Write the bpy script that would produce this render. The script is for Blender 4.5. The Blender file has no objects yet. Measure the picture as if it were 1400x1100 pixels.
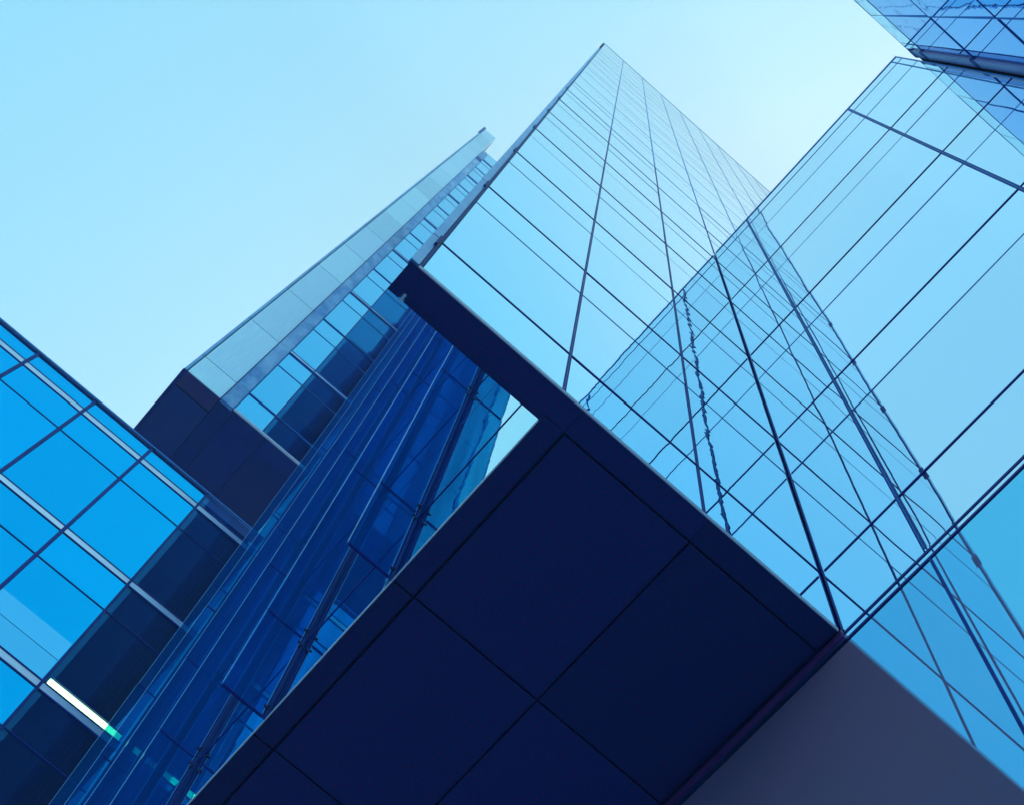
import bpy, math, random
from mathutils import Matrix, Vector
random.seed(7)
C = bpy.context.scene.collection
R = math.radians

# ------------------------------------------------------------------ materials
def new_mat(name):
    m = bpy.data.materials.new(name); m.use_nodes = True
    m.node_tree.nodes.clear()
    return m, m.node_tree.nodes, m.node_tree.links

def noise(n, l, scale, detail=2.0, stretch=(1, 1, 1), rough=0.5):
    g = n.new('ShaderNodeNewGeometry'); mp = n.new('ShaderNodeMapping')
    mp.inputs['Scale'].default_value = stretch
    t = n.new('ShaderNodeTexNoise'); t.inputs['Scale'].default_value = scale
    t.inputs['Detail'].default_value = detail; t.inputs['Roughness'].default_value = rough
    l.new(g.outputs['Position'], mp.inputs['Vector']); l.new(mp.outputs[0], t.inputs['Vector'])
    return t

def mottled(name, a, b, scale=3.0, rough=0.5, metal=0.0, spec=0.5, stretch=(1, 1, 1), bump=0.0, detail=4, lo=0.35, hi=0.65):
    m, n, l = new_mat(name)
    o = n.new('ShaderNodeOutputMaterial'); p = n.new('ShaderNodeBsdfPrincipled')
    t = noise(n, l, scale, detail, stretch, 0.6)
    r = n.new('ShaderNodeValToRGB')
    r.color_ramp.elements[0].color = (*a, 1); r.color_ramp.elements[1].color = (*b, 1)
    r.color_ramp.elements[0].position = lo; r.color_ramp.elements[1].position = hi
    l.new(t.outputs['Fac'], r.inputs[0])
    oi = n.new('ShaderNodeObjectInfo'); vr = n.new('ShaderNodeMapRange'); hs = n.new('ShaderNodeHueSaturation')
    vr.inputs['To Min'].default_value = 0.84; vr.inputs['To Max'].default_value = 1.10
    l.new(oi.outputs['Random'], vr.inputs['Value']); l.new(vr.outputs[0], hs.inputs['Value'])
    l.new(r.outputs[0], hs.inputs['Color']); l.new(hs.outputs[0], p.inputs['Base Color'])
    p.inputs['Roughness'].default_value = rough; p.inputs['Metallic'].default_value = metal
    p.inputs['Specular IOR Level'].default_value = spec
    if bump:
        bp = n.new('ShaderNodeBump'); bp.inputs['Strength'].default_value = 1; bp.inputs['Distance'].default_value = bump
        l.new(t.outputs['Fac'], bp.inputs['Height']); l.new(bp.outputs[0], p.inputs['Normal'])
    l.new(p.outputs[0], o.inputs[0])
    return m

def wave_bump(n, l, amount, scale):
    t = noise(n, l, scale, 3.0)
    bp = n.new('ShaderNodeBump'); bp.inputs['Strength'].default_value = 1.0
    bp.inputs['Distance'].default_value = amount
    l.new(t.outputs['Fac'], bp.inputs['Height'])
    return bp

def mirror_glass(name, col, edge, body=(0.02, 0.05, 0.12), wave=0.0025, scale=0.7, metal=1.0, rough=0.0):
    """coated reflective facade glass"""
    m, n, l = new_mat(name)
    o = n.new('ShaderNodeOutputMaterial'); p = n.new('ShaderNodeBsdfPrincipled')
    oi = n.new('ShaderNodeObjectInfo')
    hsv = n.new('ShaderNodeHueSaturation'); hsv.inputs['Color'].default_value = (*col, 1)
    mr = n.new('ShaderNodeMapRange'); mr.inputs['To Min'].default_value = 0.93; mr.inputs['To Max'].default_value = 1.03
    l.new(oi.outputs['Random'], mr.inputs['Value']); l.new(mr.outputs[0], hsv.inputs['Value'])
    l.new(hsv.outputs[0], p.inputs['Base Color'])
    p.inputs['Metallic'].default_value = metal
    p.inputs['Specular Tint'].default_value = (*edge, 1)
    p.inputs['Roughness'].default_value = rough
    bp = wave_bump(n, l, wave, scale); l.new(bp.outputs[0], p.inputs['Normal'])
    l.new(p.outputs[0], o.inputs[0])
    return m

def dielectric(name, body, ior=1.6, wave=0.001, scale=0.7, rough=0.0):
    m, n, l = new_mat(name)
    o = n.new('ShaderNodeOutputMaterial'); p = n.new('ShaderNodeBsdfPrincipled')
    p.inputs['Base Color'].default_value = (*body, 1); p.inputs['IOR'].default_value = ior
    p.inputs['Roughness'].default_value = rough
    bp = wave_bump(n, l, wave, scale); l.new(bp.outputs[0], p.inputs['Normal'])
    l.new(p.outputs[0], o.inputs[0])
    return m

def clear_glass(name, tint, ior=1.5, gloss=(0.8, 0.9, 1.0), wave=0.0005, streak=0.0, rough=0.0, scale=0.7):
    """tinted see-through sheet: transparent + fresnel reflection"""
    m, n, l = new_mat(name)
    o = n.new('ShaderNodeOutputMaterial'); mx = n.new('ShaderNodeMixShader')
    tr = n.new('ShaderNodeBsdfTransparent'); tr.inputs[0].default_value = (*tint, 1)
    gl = n.new('ShaderNodeBsdfGlossy'); gl.inputs['Color'].default_value = (*gloss, 1); gl.inputs['Roughness'].default_value = rough
    f0 = ((ior - 1) / (ior + 1)) ** 2          # two-sided Schlick term for a thin sheet
    gg = n.new('ShaderNodeNewGeometry'); dt = n.new('ShaderNodeVectorMath'); dt.operation = 'DOT_PRODUCT'
    l.new(gg.outputs['True Normal'], dt.inputs[0]); l.new(gg.outputs['Incoming'], dt.inputs[1])
    prev = dt.outputs['Value']
    for op, a, b in (('ABSOLUTE', None, 0), ('SUBTRACT', 1.0, None), ('POWER', None, 5.0), ('MULTIPLY_ADD', None, 1 - f0)):
        mt = n.new('ShaderNodeMath'); mt.operation = op
        if a is not None: mt.inputs[0].default_value = a; l.new(prev, mt.inputs[1])
        else:
            l.new(prev, mt.inputs[0]); mt.inputs[1].default_value = b
        if op == 'MULTIPLY_ADD': mt.inputs[2].default_value = f0
        prev = mt.outputs[0]
    bp = wave_bump(n, l, wave, scale); l.new(bp.outputs[0], gl.inputs['Normal'])
    if streak:
        t = noise(n, l, 5.0, 4, (1, 1, 0.04), 0.7)
        r = n.new('ShaderNodeMapRange'); r.inputs['From Min'].default_value = 0.3; r.inputs['From Max'].default_value = 0.7
        r.inputs['To Min'].default_value = 1 - streak; r.inputs['To Max'].default_value = 1.0
        mul = n.new('ShaderNodeMixRGB'); mul.blend_type = 'MULTIPLY'; mul.inputs[0].default_value = 1
        mul.inputs[1].default_value = (*tint, 1)
        l.new(t.outputs['Fac'], r.inputs['Value']); l.new(r.outputs[0], mul.inputs[2]); l.new(mul.outputs[0], tr.inputs[0])
    l.new(prev, mx.inputs[0]); l.new(tr.outputs[0], mx.inputs[1]); l.new(gl.outputs[0], mx.inputs[2])
    l.new(mx.outputs[0], o.inputs[0])
    return m

def emit(name, col, s):
    m, n, l = new_mat(name)
    o = n.new('ShaderNodeOutputMaterial'); e = n.new('ShaderNodeEmission')
    e.inputs[0].default_value = (*col, 1); e.inputs[1].default_value = s
    l.new(e.outputs[0], o.inputs[0]); return m

M = {}
M['glassA'] = mirror_glass('tower_mirror_glass', (0.19, 0.68, 0.92), (0.93, 0.98, 1.0), wave=0.0032, scale=0.9)
M['glassB'] = mirror_glass('wing_mirror_glass', (0.76, 0.88, 0.98), (0.98, 0.99, 1.0), wave=0.0020, scale=0.4)
M['glassBlow'] = mirror_glass('lobby_glass', (0.14, 0.74, 0.98), (0.60, 0.97, 1.0), wave=0.0006)
def veil(m, col, fac):
    n, l = m.node_tree.nodes, m.node_tree.links
    p = [x for x in n if x.type == 'BSDF_PRINCIPLED'][0]; o = [x for x in n if x.type == 'OUTPUT_MATERIAL'][0]
    df = n.new('ShaderNodeBsdfDiffuse'); mx = n.new('ShaderNodeMixShader'); mx.inputs[0].default_value = fac
    t = noise(n, l, 0.5, 3); r = n.new('ShaderNodeMixRGB'); r.inputs[1].default_value = (*col, 1)
    r.inputs[2].default_value = (col[0] * 1.5, col[1] * 0.9, col[2], 1)
    l.new(t.outputs['Fac'], r.inputs[0]); l.new(r.outputs[0], df.inputs[0])
    l.new(p.outputs[0], mx.inputs[1]); l.new(df.outputs[0], mx.inputs[2]); l.new(mx.outputs[0], o.inputs[0])
veil(M['glassBlow'], (0.64, 0.60, 0.80), 0.27)
M['glassC'] = mirror_glass('rear_block_glass', (0.14, 0.42, 0.84), (0.6, 0.82, 0.98), wave=0.0015)
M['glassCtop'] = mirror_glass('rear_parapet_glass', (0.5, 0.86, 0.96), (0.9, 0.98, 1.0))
M['glassCrefl'] = mirror_glass('dark_reflection_glass', (0.01, 0.10, 0.42), (0.12, 0.35, 0.75), wave=0.003)  # dark reflection on the corner strip, put into the glass colour
M['glassD'] = mirror_glass('low_block_glass', (0.003, 0.46, 0.86), (0.25, 0.9, 1.0), wave=0.0006)
M['glassF'] = mirror_glass('far_tower_glass', (0.05, 0.50, 0.83), (0.75, 0.95, 1.0), wave=0.0006)
M['glassE'] = mirror_glass('side_wall_glass', (0.30, 0.84, 0.98), (0.90, 1.0, 1.0), wave=0.0015)
M['ceilglow'] = mirror_glass('ceiling_glow_glass', (0.13, 0.56, 0.88), (0.4, 0.9, 1.0), rough=0.05)  # lighter glass standing in for the lit ceiling inside
M['dark_glass'] = clear_glass('clear_dark_glass', (0.42, 0.62, 0.80), 1.75, (0.05, 0.48, 1.0), wave=0.0006)
M['fin'] = clear_glass('fin_glass', (0.22, 0.80, 0.99), 1.22, (0.15, 0.55, 0.98), wave=0.0004, streak=0.3)
def streaked_diffuse(m, col, fac):
    n, l = m.node_tree.nodes, m.node_tree.links
    o = [x for x in n if x.type == 'OUTPUT_MATERIAL'][0]; src = o.inputs[0].links[0].from_socket
    df = n.new('ShaderNodeBsdfDiffuse'); mx = n.new('ShaderNodeMixShader'); mx.inputs[0].default_value = fac
    t = noise(n, l, 4.0, 5, (1, 1, 0.06), 0.7); r = n.new('ShaderNodeMixRGB')
    r.inputs[1].default_value = (col[0], col[1] * 0.45, col[2] * 0.6, 1); r.inputs[2].default_value = (*col, 1)
    l.new(t.outputs['Fac'], r.inputs[0]); l.new(r.outputs[0], df.inputs[0])
    l.new(src, mx.inputs[1]); l.new(df.outputs[0], mx.inputs[2]); l.new(mx.outputs[0], o.inputs[0])
streaked_diffuse(M['fin'], (0.005, 0.34, 1.0), 0.17)  # streaky blue diffuse layer mixed over the fin glass
M['edge'] = mottled('polished_glass_edge', (0.20, 0.60, 0.98), (0.34, 0.74, 1.0), 4, 0.3)
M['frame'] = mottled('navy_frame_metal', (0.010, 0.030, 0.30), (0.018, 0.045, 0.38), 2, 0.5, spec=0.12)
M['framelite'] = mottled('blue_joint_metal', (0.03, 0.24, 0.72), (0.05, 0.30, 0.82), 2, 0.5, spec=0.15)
M['hazeframe'] = mottled('haze_faded_frame_metal', (0.12, 0.42, 0.85), (0.16, 0.48, 0.9), 2, 0.5, spec=0.15)  # paler copy of the frame metal, haze fade put into its colour
M['core'] = mottled('core_wall', (0.006, 0.02, 0.12), (0.010, 0.03, 0.16), 2, 0.8)
M['soffit'] = mottled('soffit_panel_paint', (0.002, 0.033, 0.215), (0.08, 0.021, 0.175), 30, 0.6, detail=3, spec=0.3, lo=0.4, hi=0.72)
M['farsoffit'] = mottled('dark_soffit_paint', (0.003, 0.026, 0.24), (0.008, 0.030, 0.28), 5, 0.6, spec=0.3)
M['screenback'] = mottled('blue_screen_back', (0.04, 0.36, 0.86), (0.06, 0.42, 0.92), 2, 0.6)
M['purple'] = mottled('purple_anodised_metal', (0.16, 0.05, 0.30), (0.26, 0.08, 0.36), 6, 0.4, metal=0.3, stretch=(1, 0.15, 1))
M['trim'] = mottled('pale_trim_metal', (0.84, 0.86, 0.98), (0.90, 0.91, 1.0), 5, 0.4)
M['strip'] = mottled('pale_band_metal', (0.66, 0.76, 0.94), (0.80, 0.88, 1.0), 7, 0.3, metal=0.75, stretch=(0.3, 1, 1))
M['pier'] = mottled('weathered_pier_metal', (0.08, 0.40, 0.82), (0.26, 0.60, 0.95), 2.2, 0.4, metal=0.4, stretch=(1, 1, 0.5), detail=6)
M['pierF'] = mottled('streaked_pier_stone', (0.03, 0.28, 0.70), (0.36, 0.66, 0.96), 1.6, 0.45, metal=0.2, stretch=(1, 1, 0.45), detail=7)
M['panel'] = mottled('brushed_wall_panel', (0.56, 0.80, 0.97), (0.64, 0.88, 1.0), 14, 0.4, metal=0.7, stretch=(1, 1, 0.05), detail=5)
M['mauve'] = mottled('mauve_pier_cladding', (0.36, 0.34, 0.72), (0.46, 0.38, 0.74), 1.5, 0.4)
M['redpanel'] = mottled('warm_soffit_panel', (0.04, 0.04, 0.26), (0.12, 0.05, 0.26), 1.2, 0.5)
M['bluepanel'] = mottled('blue_soffit_panel', (0.006, 0.06, 0.34), (0.03, 0.06, 0.32), 0.9, 0.5)
M['ground'] = mottled('paving_stone', (0.16, 0.20, 0.27), (0.24, 0.28, 0.36), 1.5, 0.7)
M['steel'] = mottled('clamp_steel', (0.05, 0.03, 0.12), (0.10, 0.06, 0.2), 9, 0.3, metal=0.6)
M['post'] = mottled('post_metal', (0.03, 0.09, 0.46), (0.07, 0.12, 0.55), 8, 0.5, spec=0.15, stretch=(1, 1, 0.1))
M['tube'] = emit('lit_tube', (1.0, 0.97, 0.22), 12.0)
M['ceiling'] = mottled('office_ceiling', (0.10, 0.16, 0.26), (0.13, 0.2, 0.3), 3, 0.8)
M['room'] = mottled('office_wall', (0.01, 0.05, 0.24), (0.02, 0.07, 0.3), 1, 0.8)
M['roof'] = mottled('roof_screed', (0.2, 0.22, 0.26), (0.28, 0.3, 0.34), 1, 0.8)

# ------------------------------------------------------------------ builders
def thing(name, label, cat, loc=(0, 0, 0), group=None, kind=None):
    o = bpy.data.objects.new(name, None); C.objects.link(o); o.location = loc
    o['label'] = label; o['category'] = cat
    if group: o['group'] = group
    return o

class MB:
    def __init__(s): s.v = []; s.f = []; s.smooth = []
    def box(s, x0, x1, y0, y1, z0, z1):
        b = len(s.v)
        s.v += [(x, y, z) for z in (z0, z1) for y in (y0, y1) for x in (x0, x1)]
        for q in ((0, 2, 3, 1), (4, 5, 7, 6), (0, 1, 5, 4), (2, 6, 7, 3), (0, 4, 6, 2), (1, 3, 7, 5)):
            s.f.append(tuple(b + i for i in q)); s.smooth.append(False)
        return s
    def prism(s, pts, axis, a, b):
        """extrude a 2-D outline along an axis ('x','y','z')"""
        n = len(pts); k = len(s.v)
        def P(p, t):
            return {'x': (t, p[0], p[1]), 'y': (p[0], t, p[1]), 'z': (p[0], p[1], t)}[axis]
        s.v += [P(p, a) for p in pts] + [P(p, b) for p in pts]
        s.f.append(tuple(range(k, k + n))[::-1]); s.f.append(tuple(range(k + n, k + 2 * n))); s.smooth += [False, False]
        for i in range(n):
            j = (i + 1) % n; s.f.append((k + i, k + j, k + n + j, k + n + i)); s.smooth.append(False)
        return s
    def cyl(s, c, r, axis, a, b, n=12):
        pts = [(c[0] + r * math.cos(2 * math.pi * i / n), c[1] + r * math.sin(2 * math.pi * i / n)) for i in range(n)]
        return s.prism(pts, axis, a, b)
    def pane(s, origin, u, v, w, h, nrm, thick=0.02, bulge=0.0005, tilt=0.0008, n=6):
        """a sheet of glass: slightly tilted and pillowed front, thin body"""
        o = Vector(origin); u = Vector(u); v = Vector(v); nr = Vector(nrm)
        b = len(s.v); tu = random.uniform(-tilt, tilt); tv = random.uniform(-tilt, tilt)
        bl = random.uniform(-bulge, bulge); ph = random.uniform(-.25, .25); pv = random.uniform(-.25, .25)
        for j in range(n + 1):
            for i in range(n + 1):
                a, c = i / n, j / n
                d = bl * math.sin(math.pi * min(1, max(0, a))) * math.sin(math.pi * c) * (1 + ph * math.cos(math.pi * a) + pv * math.cos(math.pi * c))
                d += tu * (a - .5) * w + tv * (c - .5) * h
                s.v.append(tuple(o + u * (a * w) + v * (c * h) + nr * d))
        right = Vector(u).cross(Vector(v)).dot(nr) > 0
        for j in range(n):
            for i in range(n):
                q = (b + j * (n + 1) + i, b + j * (n + 1) + i + 1, b + (j + 1) * (n + 1) + i + 1, b + (j + 1) * (n + 1) + i)
                s.f.append(q if right else q[::-1]); s.smooth.append(True)
        # rim + back (own vertices so the front shades on its own)
        k = len(s.v)
        cor = [b, b + n, b + (n + 1) * n + n, b + (n + 1) * n]
        for c_ in cor: s.v.append(s.v[c_])
        for c_ in cor: s.v.append(tuple(Vector(s.v[c_]) - nr * thick))
        for i in range(4):
            j = (i + 1) % 4
            q = (k + i, k + 4 + i, k + 4 + j, k + j)
            s.f.append(q if right else q[::-1]); s.smooth.append(False)
        q = (k + 7, k + 6, k + 5, k + 4); s.f.append(q if right else q[::-1]); s.smooth.append(False)
        return s
    def obj(s, name, mat, parent=None, kind=None, label=None):
        me = bpy.data.meshes.new(name)
        off = Vector((0, 0, 0))
        q = parent
        while q is not None: off += q.location; q = q.parent
        me.from_pydata([tuple(Vector(p) - off) for p in s.v], [], s.f)
        me.polygons.foreach_set('use_smooth', s.smooth)
        me.materials.append(mat); me.update()
        o = bpy.data.objects.new(name, me); C.objects.link(o)
        if parent: o.parent = parent
        if kind: o['kind'] = kind
        if label: o['label'] = label
        return o
def box(name, mat, parent, *b, **k): return MB().box(*b).obj(name, mat, parent, **k)

def curtain(parent, mat, axis, pos, facing, cols, rows, gap=0.014, name='window_pane', matf=None, cap=100, bulge=0.0018, tilt=0.0014, limit=None):
    """grid of panes on a vertical plane. axis 'y': plane y=pos, cols in x ; axis 'x': plane x=pos, cols in y"""
    cells = []
    for i in range(len(cols) - 1):
        for j in range(len(rows) - 1):
            a0, a1, z0, z1 = cols[i], cols[i + 1], rows[j], rows[j + 1]
            c = ((a0 + a1) / 2, pos) if axis == 'y' else (pos, (a0 + a1) / 2)
            d = math.sqrt(c[0] ** 2 + c[1] ** 2 + ((z0 + z1) / 2) ** 2)
            size = (a1 - a0) * (z1 - z0) * abs(pos) / d ** 3
            if limit and not limit(a0, a1, z0, z1): size = 0
            cells.append((size, a0, a1, z0, z1))
    cells.sort(reverse=True)
    rest = MB(); cnt = 0
    for s, a0, a1, z0, z1 in cells:
        g = gap / 2
        if axis == 'y': args = ((a0 + g, pos, z0 + g), (1, 0, 0), (0, 0, 1), a1 - a0 - gap, z1 - z0 - gap, (0, facing, 0))
        else: args = ((pos, a0 + g, z0 + g), (0, 1, 0), (0, 0, 1), a1 - a0 - gap, z1 - z0 - gap, (facing, 0, 0))
        mt = matf(a0, a1, z0, z1) if matf else mat
        if cnt < cap and s > 0:
            MB().pane(*args, bulge=bulge, tilt=tilt).obj(name, mt, parent); cnt += 1
        else: rest.pane(*args, bulge=bulge, tilt=tilt, n=3)
    if rest.v: rest.obj('distant_' + name, mat, parent, kind='stuff')

YA, XB, XE, YF, YC = 2.7167, 4.8735, 1.66, 15.8, -3.05
ZS = 13.0          # soffit level above the lens; the lens is the origin, the ground lies at -1.6
GZ = -1.6
HAZE = 0.0024

# ------------------------------------------------------------------ ground
g = MB().box(-600, 600, -600, 600, GZ - 0.3, GZ).obj('ground', M['ground']); g['kind'] = 'structure'

# ------------------------------------------------------------------ TOWER A
A = thing('glass_tower', 'tall glass tower in the centre whose lower edge overhangs on a dark square panelled soffit', 'tower', (XE, YA, GZ))
ATOP = 104.0
AX1 = 17.7
A_cols = [0.075] + [XE + 1.6055 * i for i in range(0, 11)]
A_rows = [13.10, 14.56]
z = 14.56
while z + 4.9 < ATOP:
    A_rows += [z + 3.3, z + 4.9]; z += 4.9
A_rows = [r for r in A_rows if r < ATOP - 0.5] + [ATOP]
curtain(A, M['glassA'], 'y', YA, -1, A_cols, A_rows, cap=100,
        limit=lambda a0, a1, z0, z1: a0 < XB - .1 or z0 > 33)
# slab behind the glass: the screen left of the side wall, and the mass of the tower
MB().box(-0.035, XE - 0.004, YA + 0.03, 3.02, ZS + 0.035, ATOP - 0.3).obj('screen_back', M['screenback'], A)
MB().box(XE + 0.03, AX1, YA + 0.03, 15.72, ZS + 0.05, ATOP - 0.3).obj('core', M['core'], A)
box('roof_coping', M['pier'], A, 0.02, AX1, YA - 0.012, YA + 0.3, ATOP + 0.004, ATOP + 0.25)
# corner pier of pale metal on the left edge, jointed at every floor
zz = [ZS + 0.02] + [r for r in A_rows[1:] if abs(((r - 14.56) / 4.9) - round((r - 14.56) / 4.9)) < 0.01] + [ATOP - 14]
for a, b in zip(zz[:-1], zz[1:]):
    box('pier_panel', M['pier'], A, -0.05, 0.036, YA - 0.02, YA + 0.028, a + 0.02, b - 0.02)
box('edge_channel', M['frame'], A, 0.044, 0.066, YA - 0.014, YA + 0.026, ZS + 0.02, ATOP)
for r in zz[1:8]:
    box('edge_clip', M['frame'], A, 0.018, 0.04, YA - 0.05, YA - 0.022, r - 0.42, r + 0.02)
# transoms
for k, r in enumerate(A_rows[1:-1]):
    main = k % 2 == 0
    p, h = (0.008, 0.024) if main else (0.0035, 0.010)
    if r > 44: p *= 0.6
    box('transom', M['hazeframe'] if r > 40 else M['frame'] if main else M['framelite'], A, 0.07, AX1, YA - p, YA + 0.01, r - h / 2, r + h / 2)  # upper transoms are faded by colour, as if by haze
# mullions: dark cheeks with a paler groove
for i, x in enumerate(A_cols[1:]):
    zb = ZS + 0.08 if x < XB - 0.1 else 35.2
    w = 0.016 if i < 3 else 0.013
    for za, zt, mm in ((zb, max(zb, 44.0), 'frame'), (max(zb, 44.0), ATOP, 'hazeframe')):  # upper lengths get the haze fade through a paler metal
        if zt - za < 0.5: continue
        mo = MB().box(x - w, x - w * 0.35, YA - 0.009, YA + 0.012, za, zt).box(x + w * 0.35, x + w, YA - 0.009, YA + 0.012, za, zt).obj('mullion', M[mm], A)
    box('groove', M['purple'] if i < 3 else M['framelite'], mo, x - w * 0.33, x + w * 0.33, YA - 0.006, YA + 0.011, zb + .01, ATOP - .01)
# bottom edge: pale drip trim under a dark line
box('front_trim', M['trim'], A, 0.045, XB - 0.06, YA - 0.016, YA - 0.004, ZS - 0.002, ZS + 0.055)
box('front_shadow_gap', M['frame'], A, 0.045, XB - 0.06, YA - 0.012, YA + 0.02, ZS + 0.057, ZS + 0.09)
box('side_trim', M['trim'], A, XE - 0.012, XE - 0.002, 3.03, 12.5, ZS - 0.004, ZS + 0.045)
box('corner_bracket', M['trim'], A, 0.10, 0.125, 2.955, 3.035, ZS - 0.012, ZS + 0.03)
# soffit panels
sx = [1.665, 1.893, 3.325, 4.80]; sy = [2.968, 4.962, 6.95, 8.94, 10.93, 12.9]
gp = 0.017
box('soffit_beam', M['soffit'], A, -0.035, 1.883, YA - 0.002, 2.957, ZS, ZS + 0.03)
MB().box(-0.035, 0.085, 2.958, 3.022, ZS, ZS + 0.029).box(0.14, 1.66, 2.958, 3.022, ZS, ZS + 0.029).obj('soffit_lip', M['soffit'], A)
box('soffit_panel', M['soffit'], A, 1.887, 3.316, YA - 0.002, 2.957, ZS, ZS + 0.03)
box('soffit_panel', M['soffit'], A, 3.320, 4.80, YA - 0.002, 2.957, ZS, ZS + 0.03)
for j in range(5):
    box('soffit_panel', M['soffit'], A, sx[0], sx[1] - gp, sy[j] + (gp if j else -.006), sy[j + 1] - 0.003, ZS, ZS + 0.03)
    for i in (1, 2):
        box('soffit_panel', M['soffit'], A, sx[i] + gp * .6, sx[i + 1] - gp * .6, sy[j] + gp * .6, sy[j + 1] - gp * .6, ZS, ZS + 0.03)
# side wall E (faces -x), above the soffit's left edge
fy = [4.97, 6.77, 8.57, 10.42, 12.40, 14.42]
E_cols = [3.03] + fy + [15.74]
E_rows = [13.04, 14.83, 18.25, 19.95, 25.70, 30.9, 36.2, 41.5, 46.8, 52.1, 57.4, 78.0, ATOP - 0.4]
curtain(A, M['glassE'], 'x', XE, -1, E_cols, E_rows, name='side_pane', bulge=0.0008, tilt=0.0012)
for r in E_rows[1:-1]:
    thin = abs(r - 18.25) < .1
    box('side_transom', M['framelite'] if thin else M['frame'], A, XE - (0.003 if thin else 0.008), XE + 0.01, 3.03, 15.74, r - 0.012, r + 0.012)
lev = [13.0, 14.83, 19.95, 25.70, 30.9, 36.2, 41.5, 46.8, 52.1, 57.4, 62.7, 68.0, 78.0]
for k, y in enumerate(fy):
    fin = bpy.data.objects.new('glass_fin', None); C.objects.link(fin); fin.parent = A
    fin.location = (1.4 - A.location.x, y - A.location.y, 13.0 - A.location.z)
    for a, b in zip(lev[:-1], lev[1:]):
        sh = random.uniform(-0.006, 0.006)
        box('fin_pane', M['fin'], fin, 1.15 + sh, 1.592, y - 0.008, y + 0.008, a + 0.02, b - 0.02)
        box('fin_edge', M['edge'], fin, 1.137 + sh, 1.1435 + sh, y - 0.011, y + 0.011, a + 0.02, b - 0.02)
        box('fin_joint', M['frame'], fin, 1.15, 1.60, y - 0.012, y + 0.012, a - 0.012, a + 0.010)
    post = MB().box(1.600, XE - 0.001, y + 0.010, y + 0.030, ZS + 0.03, 78).box(1.622, 1.628, y - 0.02, y + 0.009, ZS + 0.03, 78).obj('fin_post', M['post'], A)
    MB().box(1.594, 1.5985, y - 0.012, y + 0.030, ZS + 0.03, 78).obj('post_edge', M['edge'], post)
    if k < 4:
        for r in lev[:6]:
            cb = MB()
            for dz in (-0.16, 0.16) if r > 13.2 else (0.16,):
                cb.cyl((1.585, r + dz), 0.016, 'y', y - 0.03, y - 0.021).cyl((1.615, r + dz * 1.25), 0.016, 'y', y - 0.03, y + 0.009)
                cb.box(1.575, 1.64, y - 0.022, y - 0.014, r + dz - 0.012, r + dz + 0.012)
            cb.obj('clamp', M['steel'], post)

# ------------------------------------------------------------------ WING B (right)
B = thing('glass_wing', 'pale mirror glass wing on the right with two thick dark mullions, meeting the tower', 'building', (XB, YA, GZ))
BTOP = 35.05
B_cols = [-2.945, -1.485, 1.69, YA - 0.006]
B_rows = [13.09, 14.57, 17.87, 19.46, 22.72, 24.37, 27.80, 29.28, 32.42, 34.26, 35.03]
curtain(B, M['glassB'], 'x', XB, -1, B_cols, B_rows)
MB().box(XB + 0.03, 24, -2.94, YA - 0.01, ZS + 0.06, BTOP - 0.1).box(XB + 0.03, 24, -2.94, 15.7, GZ, ZS - 0.2).obj('core', M['core'], B)
box('roof_coping', M['framelite'], B, XB - 0.012, 24, -2.95, YA - 0.04, BTOP + 0.004, BTOP + 0.09)
for k, r in enumerate(B_rows[1:-1]):
    main = k in (0, 2, 4, 6, 8)
    p = 0.009 if main else 0.0045
    if r > 34: p = 0.007
    box('transom', M['frame'] if main and r < 34 else M['framelite'], B, XB - p, XB + 0.01, -2.94, YA - 0.04, r - 0.014, r + 0.014)
for y, w in ((1.69, 0.021), (-1.485, 0.024)):
    mo = MB().box(XB - 0.014, XB + 0.012, y - w, y - w * 0.4, ZS + 0.04, BTOP).box(XB - 0.014, XB + 0.012, y + w * 0.4, y + w, ZS + 0.04, BTOP).obj('mullion', M['frame'], B)
    box('groove', M['framelite'], mo, XB - 0.008, XB + 0.011, y - w * 0.38, y + w * 0.38, ZS + 0.11, BTOP - .01)
box('corner_mullion', M['frame'], B, XB - 0.010, XB + 0.012, YA - 0.026, YA - 0.012, ZS + 0.1, BTOP)
for y in (-2.94, -2.80):
    box('end_frame', M['framelite'], B, XB - 0.014, XB + 0.012, y - 0.008, y + 0.008, 11, BTOP)
# channel at soffit level
box('upper_channel', M['frame'], B, XB - 0.010, XB + 0.012, -2.93, YA - 0.03, 12.99, 13.035)
box('channel_plate', M['glassB'], B, XB - 0.003, XB + 0.010, -2.93, YA - 0.03, 12.895, 12.988)
box('channel_plate', M['glassB'], B, XB - 0.006, XB + 0.012, -2.93, YA - 0.04, 13.037, 13.088)
box('lower_channel', M['frame'], B, XB - 0.009, XB + 0.012, -2.93, YA - 0.03, 12.85, 12.893)
box('ceiling_channel', M['purple'], B, XB - 0.040, XB + 0.012, YA - 0.028, 12.9, 12.90, 13.03)
box('ceiling_channel_lip', M['core'], B, XB - 0.022, XB + 0.012, YA - 0.028, 12.9, 12.85, 12.898)
L_cols = [-2.945, -1.485, 1.69, 4.86, 8.03, 11.2, 15.7]
L_rows = [GZ + 0.1, 3.0, 8.0, 12.83]
curtain(B, M['glassBlow'], 'x', XB, -1, L_cols, L_rows, name='lobby_pane', bulge=0.0003, tilt=0.0004)
for y in (-1.485, 1.69):
    box('lobby_mullion', M['frame'], B, XB - 0.012, XB + 0.01, y - 0.012, y + 0.012, GZ + 0.1, 12.83)

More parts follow.
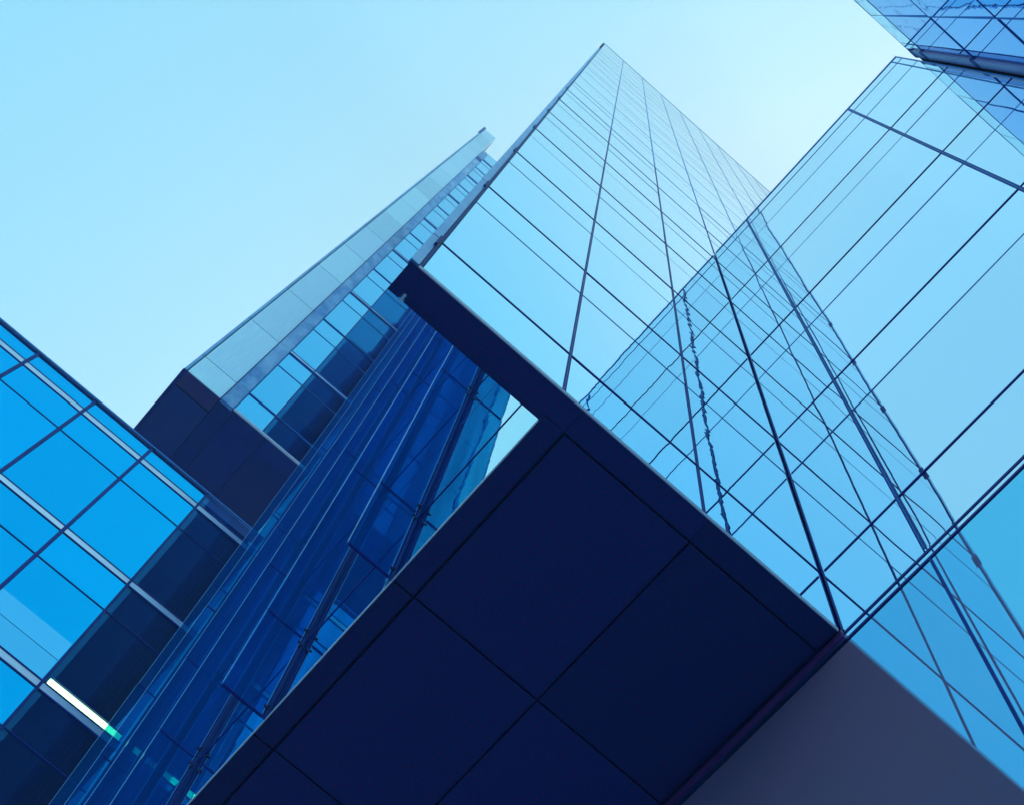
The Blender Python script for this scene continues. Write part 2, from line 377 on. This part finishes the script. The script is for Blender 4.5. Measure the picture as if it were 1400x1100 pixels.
# ------------------------------------------------------------------ BLOCK C (behind the viewer, top right)
Cb = thing('rear_block', 'darker blue glass block in the top right corner reflecting its neighbours in wavy lines', 'building', (3.3, YC, GZ))
CTOP = 33.3
C_cols = [1.75, 2.47, 3.68, 4.50]
C_rows = [GZ + 0.1, 2.2, 7.1, 12.0, 16.9, 21.9, 26.85, 31.55, CTOP]
curtain(Cb, M['glassC'], 'y', YC, 1, C_cols, C_rows, matf=lambda a0, a1, z0, z1: M['glassCtop'] if z0 > 31 else M['glassC'], bulge=0.0012, tilt=0.003)
MB().box(1.78, 24, -14, YC - 0.03, GZ, CTOP - 0.06).obj('core', M['core'], Cb)
for r in C_rows[1:-1]:
    box('transom', M['framelite'], Cb, 1.76, 4.66, YC - 0.01, YC + 0.012, r - 0.014, r + 0.014)
box('mullion', M['framelite'], Cb, 3.668, 3.692, YC - 0.01, YC + 0.010, GZ + .1, 31.5)
box('roof_coping', M['framelite'], Cb, 1.75, 4.86, YC - 0.2, YC + 0.004, CTOP + 0.004, CTOP + 0.05)
curtain(Cb, M['glassCrefl'], 'y', YC, 1, [4.50, 4.672], C_rows, name='reflection_pane', matf=lambda a0, a1, z0, z1: M['glassCtop'] if z0 > 31 else M['glassCrefl'], bulge=0.002, tilt=0.003)  # reflected dark band painted as its own panes below the parapet row
for a, b in zip([12] + C_rows[4:-1], C_rows[4:-1] + [CTOP - .6]):
    pr = box('corner_pier', M['mauve'], Cb, 4.68, 4.871, YC - 0.02, YC + 0.045, a + 0.2, b - 0.2)
    box('pier_joint', M['frame'], pr, 4.69, 4.864, YC - 0.015, YC + 0.052, b - 0.19, b + 0.19)

# ------------------------------------------------------------------ LOW BLOCK D (lower left)
D = thing('low_office_block', 'lower blue glass block at the left edge with pale horizontal bands and a lit window', 'building', (-2, YF, GZ))
DTOP = 37.62
xs = [-16.44, -14.63, -12.82, -11.0, -9.19, -7.38, -5.57, -3.76, -1.95, -0.175]
bands = []   # (top of strip, bottom of strip, thin)
rows = []
for t, b, th in ((36.76, 36.46, 34.97), (31.36, 31.08, 29.60), (26.08, 25.80, 24.20), (20.80, 20.52, 18.9), (15.5, 15.22, 13.6), (10.2, 9.92, 8.3), (4.9, 4.62, 3.0)):
    rows.append((t, b, th))
seg = []; top = DTOP
for t, b, th in rows:
    seg.append((t, top)); seg.append((th, b)); top = th
seg.append((GZ + .1, top))
def Dcurtain(cols, mat, name, cap=100, **k):
    cells = []
    for a0, a1 in zip(cols[:-1], cols[1:]):
        for z0, z1 in seg:
            if z1 - z0 < 0.05: continue
            vis = z1 > 20 and a1 > -8
            cells.append((1 if vis else 0, a0, a1, z0, z1))
    rest = MB()
    for v, a0, a1, z0, z1 in cells:
        args = ((a0 + .012, YF, z0 + .012), (1, 0, 0), (0, 0, 1), a1 - a0 - .024, z1 - z0 - .024, (0, -1, 0))
        if v: MB().pane(*args, **k).obj(name, mat, D)
        else: rest.pane(*args, n=3, **k)
    if rest.v: rest.obj('low_' + name, mat, D, kind='stuff')
Dcurtain(xs, M['glassD'], 'window_pane', bulge=0.0008, tilt=0.0006)
Dcurtain([-0.165, 1.635], M['dark_glass'], 'clear_pane', bulge=0.0004, tilt=0.0004)
MB().box(-16.4, -0.20, YF + 0.03, 30, GZ, DTOP - 0.03).box(-0.195, 1.64, YF + 3.2, 30, GZ, DTOP - 0.03).obj('core', M['room'], D)
box('roof_coping', M['trim'], D, -16.44, 1.64, YF - 0.03, YF + 0.25, DTOP + 0.004, DTOP + 0.05)
box('roof_edge', M['framelite'], D, -16.44, 1.64, YF - 0.06, YF - 0.034, DTOP - 0.05, DTOP + 0.045)
for t, b, th in rows:
    st = box('pale_band', M['strip'], D, -16.44, 1.635, YF - 0.008, YF + 0.02, b + 0.025, t - 0.025)
    MB().box(-16.44, 1.635, YF - 0.016, YF + 0.02, b - 0.02, b + 0.022).box(-16.44, 1.635, YF - 0.016, YF + 0.02, t - 0.022, t + 0.02).obj('band_edge', M['frame'], st)
    box('transom', M['frame'], D, -16.44, 1.635, YF - 0.016, YF + 0.01, th - 0.012, th + 0.012)
    box('floor_slab', M['ceiling'], D, -0.19, 1.63, YF + 0.06, YF + 3.19, b + 0.0, t + 0.05)
for x in xs[5:]:
    w = 0.04 if x < -1 else 0.03
    box('mullion', M['frame'], D, x - w, x + w, YF - 0.03, YF + 0.02, GZ, DTOP + 0.02)
box('ceiling_glow_band', M['ceilglow'], D, -5.5, -0.22, YF - 0.006, YF - 0.002, 26.13, 26.95)  # glow of the ceiling indoors, put on as paler sheets over the panes
box('ceiling_glow_band', M['ceilglow'], D, -5.5, -0.22, YF - 0.006, YF - 0.002, 26.975, 27.75)
L = thing('ceiling_light', 'lit white tube lamp behind the glass at the lower left', 'lamp', (0.6, YF + 0.12, 26.3))
box('tube', M['tube'], L, -0.10, 1.58, YF + 0.05, YF + 0.11, 26.17, 26.42)
box('housing', M['ceiling'], L, -0.11, 1.59, YF + 0.115, YF + 0.35, 26.15, 26.46)
box('reflector', M['trim'], L, -0.06, 1.59, YF + 0.09, YF + 0.16, 26.47, 26.56)

# ------------------------------------------------------------------ FAR TOWER F
F = thing('far_tower', 'slender tower at the left with pale metal panels, a streaked pier and a dark soffit', 'tower', (-1, YF, 37.7))
FB, FT = 43.56, 138.6
fp = [FB] + [45.5 + 5.9 * i for i in range(16)] + [FT]
for a, b in zip(fp[:-1], fp[1:]):
    if b - a < .3: continue
    box('wall_panel', M['panel'], F, -2.89, -1.70, YF - 0.01, YF + 0.05, a + 0.025, b - 0.025)
    box('edge_panel', M['pier'], F, -3.02, -2.93, YF - 0.01, YF + 0.05, a + 0.03, b - 0.03)
box('panel_backing', M['core'], F, -3.0, -1.69, YF + 0.055, YF + 7.5, FB + 0.05, FT - 0.1)
pz = [FB - 0.1] + fp[1:-3] + [126.3]
for a, b in zip(pz[:-1], pz[1:]):
    if b > a: box('pier_block', M['pierF'], F, -1.66, -1.23, YF - 0.07, YF + 0.04, a + 0.01, b - 0.01)
box('pier_edge', M['frame'], F, -1.685, -1.663, YF - 0.09, YF + 0.05, FB + .03, 126.3)
box('pier_edge', M['framelite'], F, -1.227, -1.205, YF - 0.05, YF + 0.05, FB + .03, 126.3)
box('roof_davit', M['frame'], F, -3.12, -2.9, YF - 0.05, YF + 0.1, FT - 4.5, FT + 0.6)
box('pier_vent', M['frame'], F, -1.70, -1.2, YF - 0.11, YF - 0.072, 119.6, 121.2)
F_rows = [FB + 0.12]
for i in range(14):
    F_rows += [45.55 + 5.9 * i, 45.55 + 5.9 * i + 3.95]
F_rows = [r for r in F_rows if r < 126] + [127.0]
curtain(F, M['glassF'], 'y', YF, -1, [-1.20, -0.175], F_rows, gap=.02, bulge=0.0006, tilt=0.0005)
curtain(F, M['dark_glass'], 'y', YF, -1, [-0.165, 1.635], F_rows, gap=.02, name='clear_pane', bulge=0.0006, tilt=0.0005)
for k, r in enumerate(F_rows[1:-1]):
    if k % 2 == 0 and k >= 2 and (k // 2) % 2 == 1:
        MB().box(-1.20, 1.635, YF - 0.03, YF + 0.02, r - 0.10, r + 0.10).obj('pale_band', M['strip'], F)
        MB().box(-1.20, 1.635, YF - 0.045, YF + 0.02, r - 0.14, r - 0.104).box(-1.20, 1.635, YF - 0.045, YF + 0.02, r + 0.104, r + 0.14).obj('band_edge', M['framelite'], F)
    else:
        p = 0.035 if k % 2 == 0 else 0.015
        box('transom', M['framelite'], F, -1.20, 1.635, YF - p, YF + 0.01, r - 0.02, r + 0.02)
box('mullion', M['frame'], F, -0.19, -0.15, YF - 0.03, YF + 0.02, FB + 0.1, 127)
MB().box(-1.69, -0.2, YF + 0.06, YF + 7.5, FB + 0.3, 126.8).box(-0.195, 1.64, YF + 1.6, YF + 7.5, FB + 0.3, 126.8).obj('core', M['room'], F)
for k, r in enumerate(F_rows[1:-1:2]):
    box('floor_slab', M['ceiling'], F, -0.19, 1.63, YF + 0.08, YF + 1.59, r - 0.15, r + 0.15)
# soffit of the far tower
sg = 0.02
fyv = [YF, 16.33, 18.6, 20.9, 23.3]
for i, (a, b) in enumerate(zip(fyv[:-1], fyv[1:])):
    box('soffit_panel', M['redpanel'] if i == 0 else M['bluepanel'], F, -2.93, -1.70, a + (0 if i == 0 else sg), b - sg, FB - 0.03, FB)
    box('soffit_edge', M['frame'], F, -3.04, -2.95, a, b, FB - 0.04, FB + 0.02)
    for x0, x1 in ((-1.68, -1.15), (-1.13, -0.02), (0.0, 1.63)):
        box('soffit_panel', M['farsoffit'], F, x0, x1, a + (0 if i == 0 else 0.004), b, FB - 0.06, FB)
box('sill', M['trim'], F, -1.2, 1.63, YF - 0.05, YF - 0.004, FB - 0.05, FB + 0.1)
MB().box(-0.5, 1.6, YF + 4.2, YF + 7.4, DTOP + 0.06, FB - 0.07).obj('stair_core', M['core'], F)

# ------------------------------------------------------------------ haze
hm, hn, hl = new_mat('haze_air')
ho = hn.new('ShaderNodeOutputMaterial'); hv = hn.new('ShaderNodeVolumePrincipled')
hv.inputs['Color'].default_value = (0.52, 0.86, 1.0, 1); hv.inputs['Density'].default_value = HAZE; hv.inputs['Anisotropy'].default_value = 0.3
hl.new(hv.outputs[0], ho.inputs['Volume'])
hz = MB().box(-620, 620, -620, 620, GZ - 1.3, 142).obj('haze', hm); hz['kind'] = 'stuff'

# ------------------------------------------------------------------ world, sun
sc = bpy.context.scene
w = bpy.data.worlds.new('World'); sc.world = w; w.use_nodes = True
n, l = w.node_tree.nodes, w.node_tree.links; n.clear()
SKY_LO, SKY_HI = 1.05, 2.45
SUN_EL, SUN_AZ = 48.0, 14.0      # azimuth measured from +x towards +y
out = n.new('ShaderNodeOutputWorld'); bg = n.new('ShaderNodeBackground')
sky = n.new('ShaderNodeTexSky'); sky.sky_type = 'NISHITA'; sky.sun_disc = False
sky.sun_elevation = R(SUN_EL); sky.sun_rotation = R(90 - SUN_AZ)
sky.air_density = 1.0; sky.dust_density = 2.0; sky.ozone_density = 1.5
bw = n.new('ShaderNodeRGBToBW'); mr = n.new('ShaderNodeMapRange'); ramp = n.new('ShaderNodeValToRGB')
mr.inputs['From Min'].default_value = SKY_LO; mr.inputs['From Max'].default_value = SKY_HI
e = ramp.color_ramp.elements          # the cool blue air of the photograph: deep away from the sun, pale near it
e[0].position = 0.0; e[0].color = (0.30, 0.71, 0.95, 1)
e[1].position = 1.0; e[1].color = (0.68, 0.92, 1.03, 1)
for pos, col in ((0.25, (0.31, 0.72, 0.96, 1)), (0.62, (0.49, 0.83, 0.99, 1))):
    q = ramp.color_ramp.elements.new(pos); q.color = col
gain = n.new('ShaderNodeMixRGB'); gain.blend_type = 'MULTIPLY'; gain.inputs[0].default_value = 1
gain.inputs[2].default_value = (11.5, 11.9, 12.1, 1)
l.new(sky.outputs[0], bw.inputs[0]); l.new(bw.outputs[0], mr.inputs['Value']); l.new(mr.outputs[0], ramp.inputs[0])
l.new(ramp.outputs[0], gain.inputs[1]); l.new(gain.outputs[0], bg.inputs[0]); l.new(bg.outputs[0], out.inputs[0])
bg.inputs[1].default_value = 0.1
sd = bpy.data.lights.new('sun', 'SUN'); sd.energy = 3.0; sd.angle = R(0.5); sd.color = (1, 0.95, 0.88)
so = bpy.data.objects.new('sun', sd); C.objects.link(so)
d = Vector((math.cos(R(SUN_EL)) * math.cos(R(SUN_AZ)), math.cos(R(SUN_EL)) * math.sin(R(SUN_AZ)), math.sin(R(SUN_EL))))
so.rotation_euler = d.to_track_quat('Z', 'Y').to_euler(); so.location = d * 200

# ------------------------------------------------------------------ camera
cd = bpy.data.cameras.new('camera'); cam = bpy.data.objects.new('camera', cd); C.objects.link(cam)
sc.camera = cam
RM = ((0.75376368, -0.65301532, 0.0735616), (0.64901185, 0.72219735, -0.23919574), (0.10307249, 0.22803941, 0.96818081))
rt, dn, fw = (Vector(r).normalized() for r in RM)
cam.matrix_world = Matrix(((rt.x, -dn.x, -fw.x, 0), (rt.y, -dn.y, -fw.y, 0), (rt.z, -dn.z, -fw.z, 0), (0, 0, 0, 1)))
cd.sensor_fit = 'HORIZONTAL'; cd.sensor_width = 36; cd.lens = 2169.72 / 1400 * 36
cd.clip_start = 0.05; cd.clip_end = 3000

# ------------------------------------------------------------------ render
sc.render.engine = 'CYCLES'
sc.view_settings.view_transform = 'Standard'; sc.view_settings.look = 'None'
sc.view_settings.gamma = 1; sc.view_settings.exposure = 0
cy = sc.cycles
cy.max_bounces = 14; cy.glossy_bounces = 8; cy.diffuse_bounces = 3; cy.transmission_bounces = 6
cy.transparent_max_bounces = 32; cy.sample_clamp_indirect = 6; cy.use_denoising = True
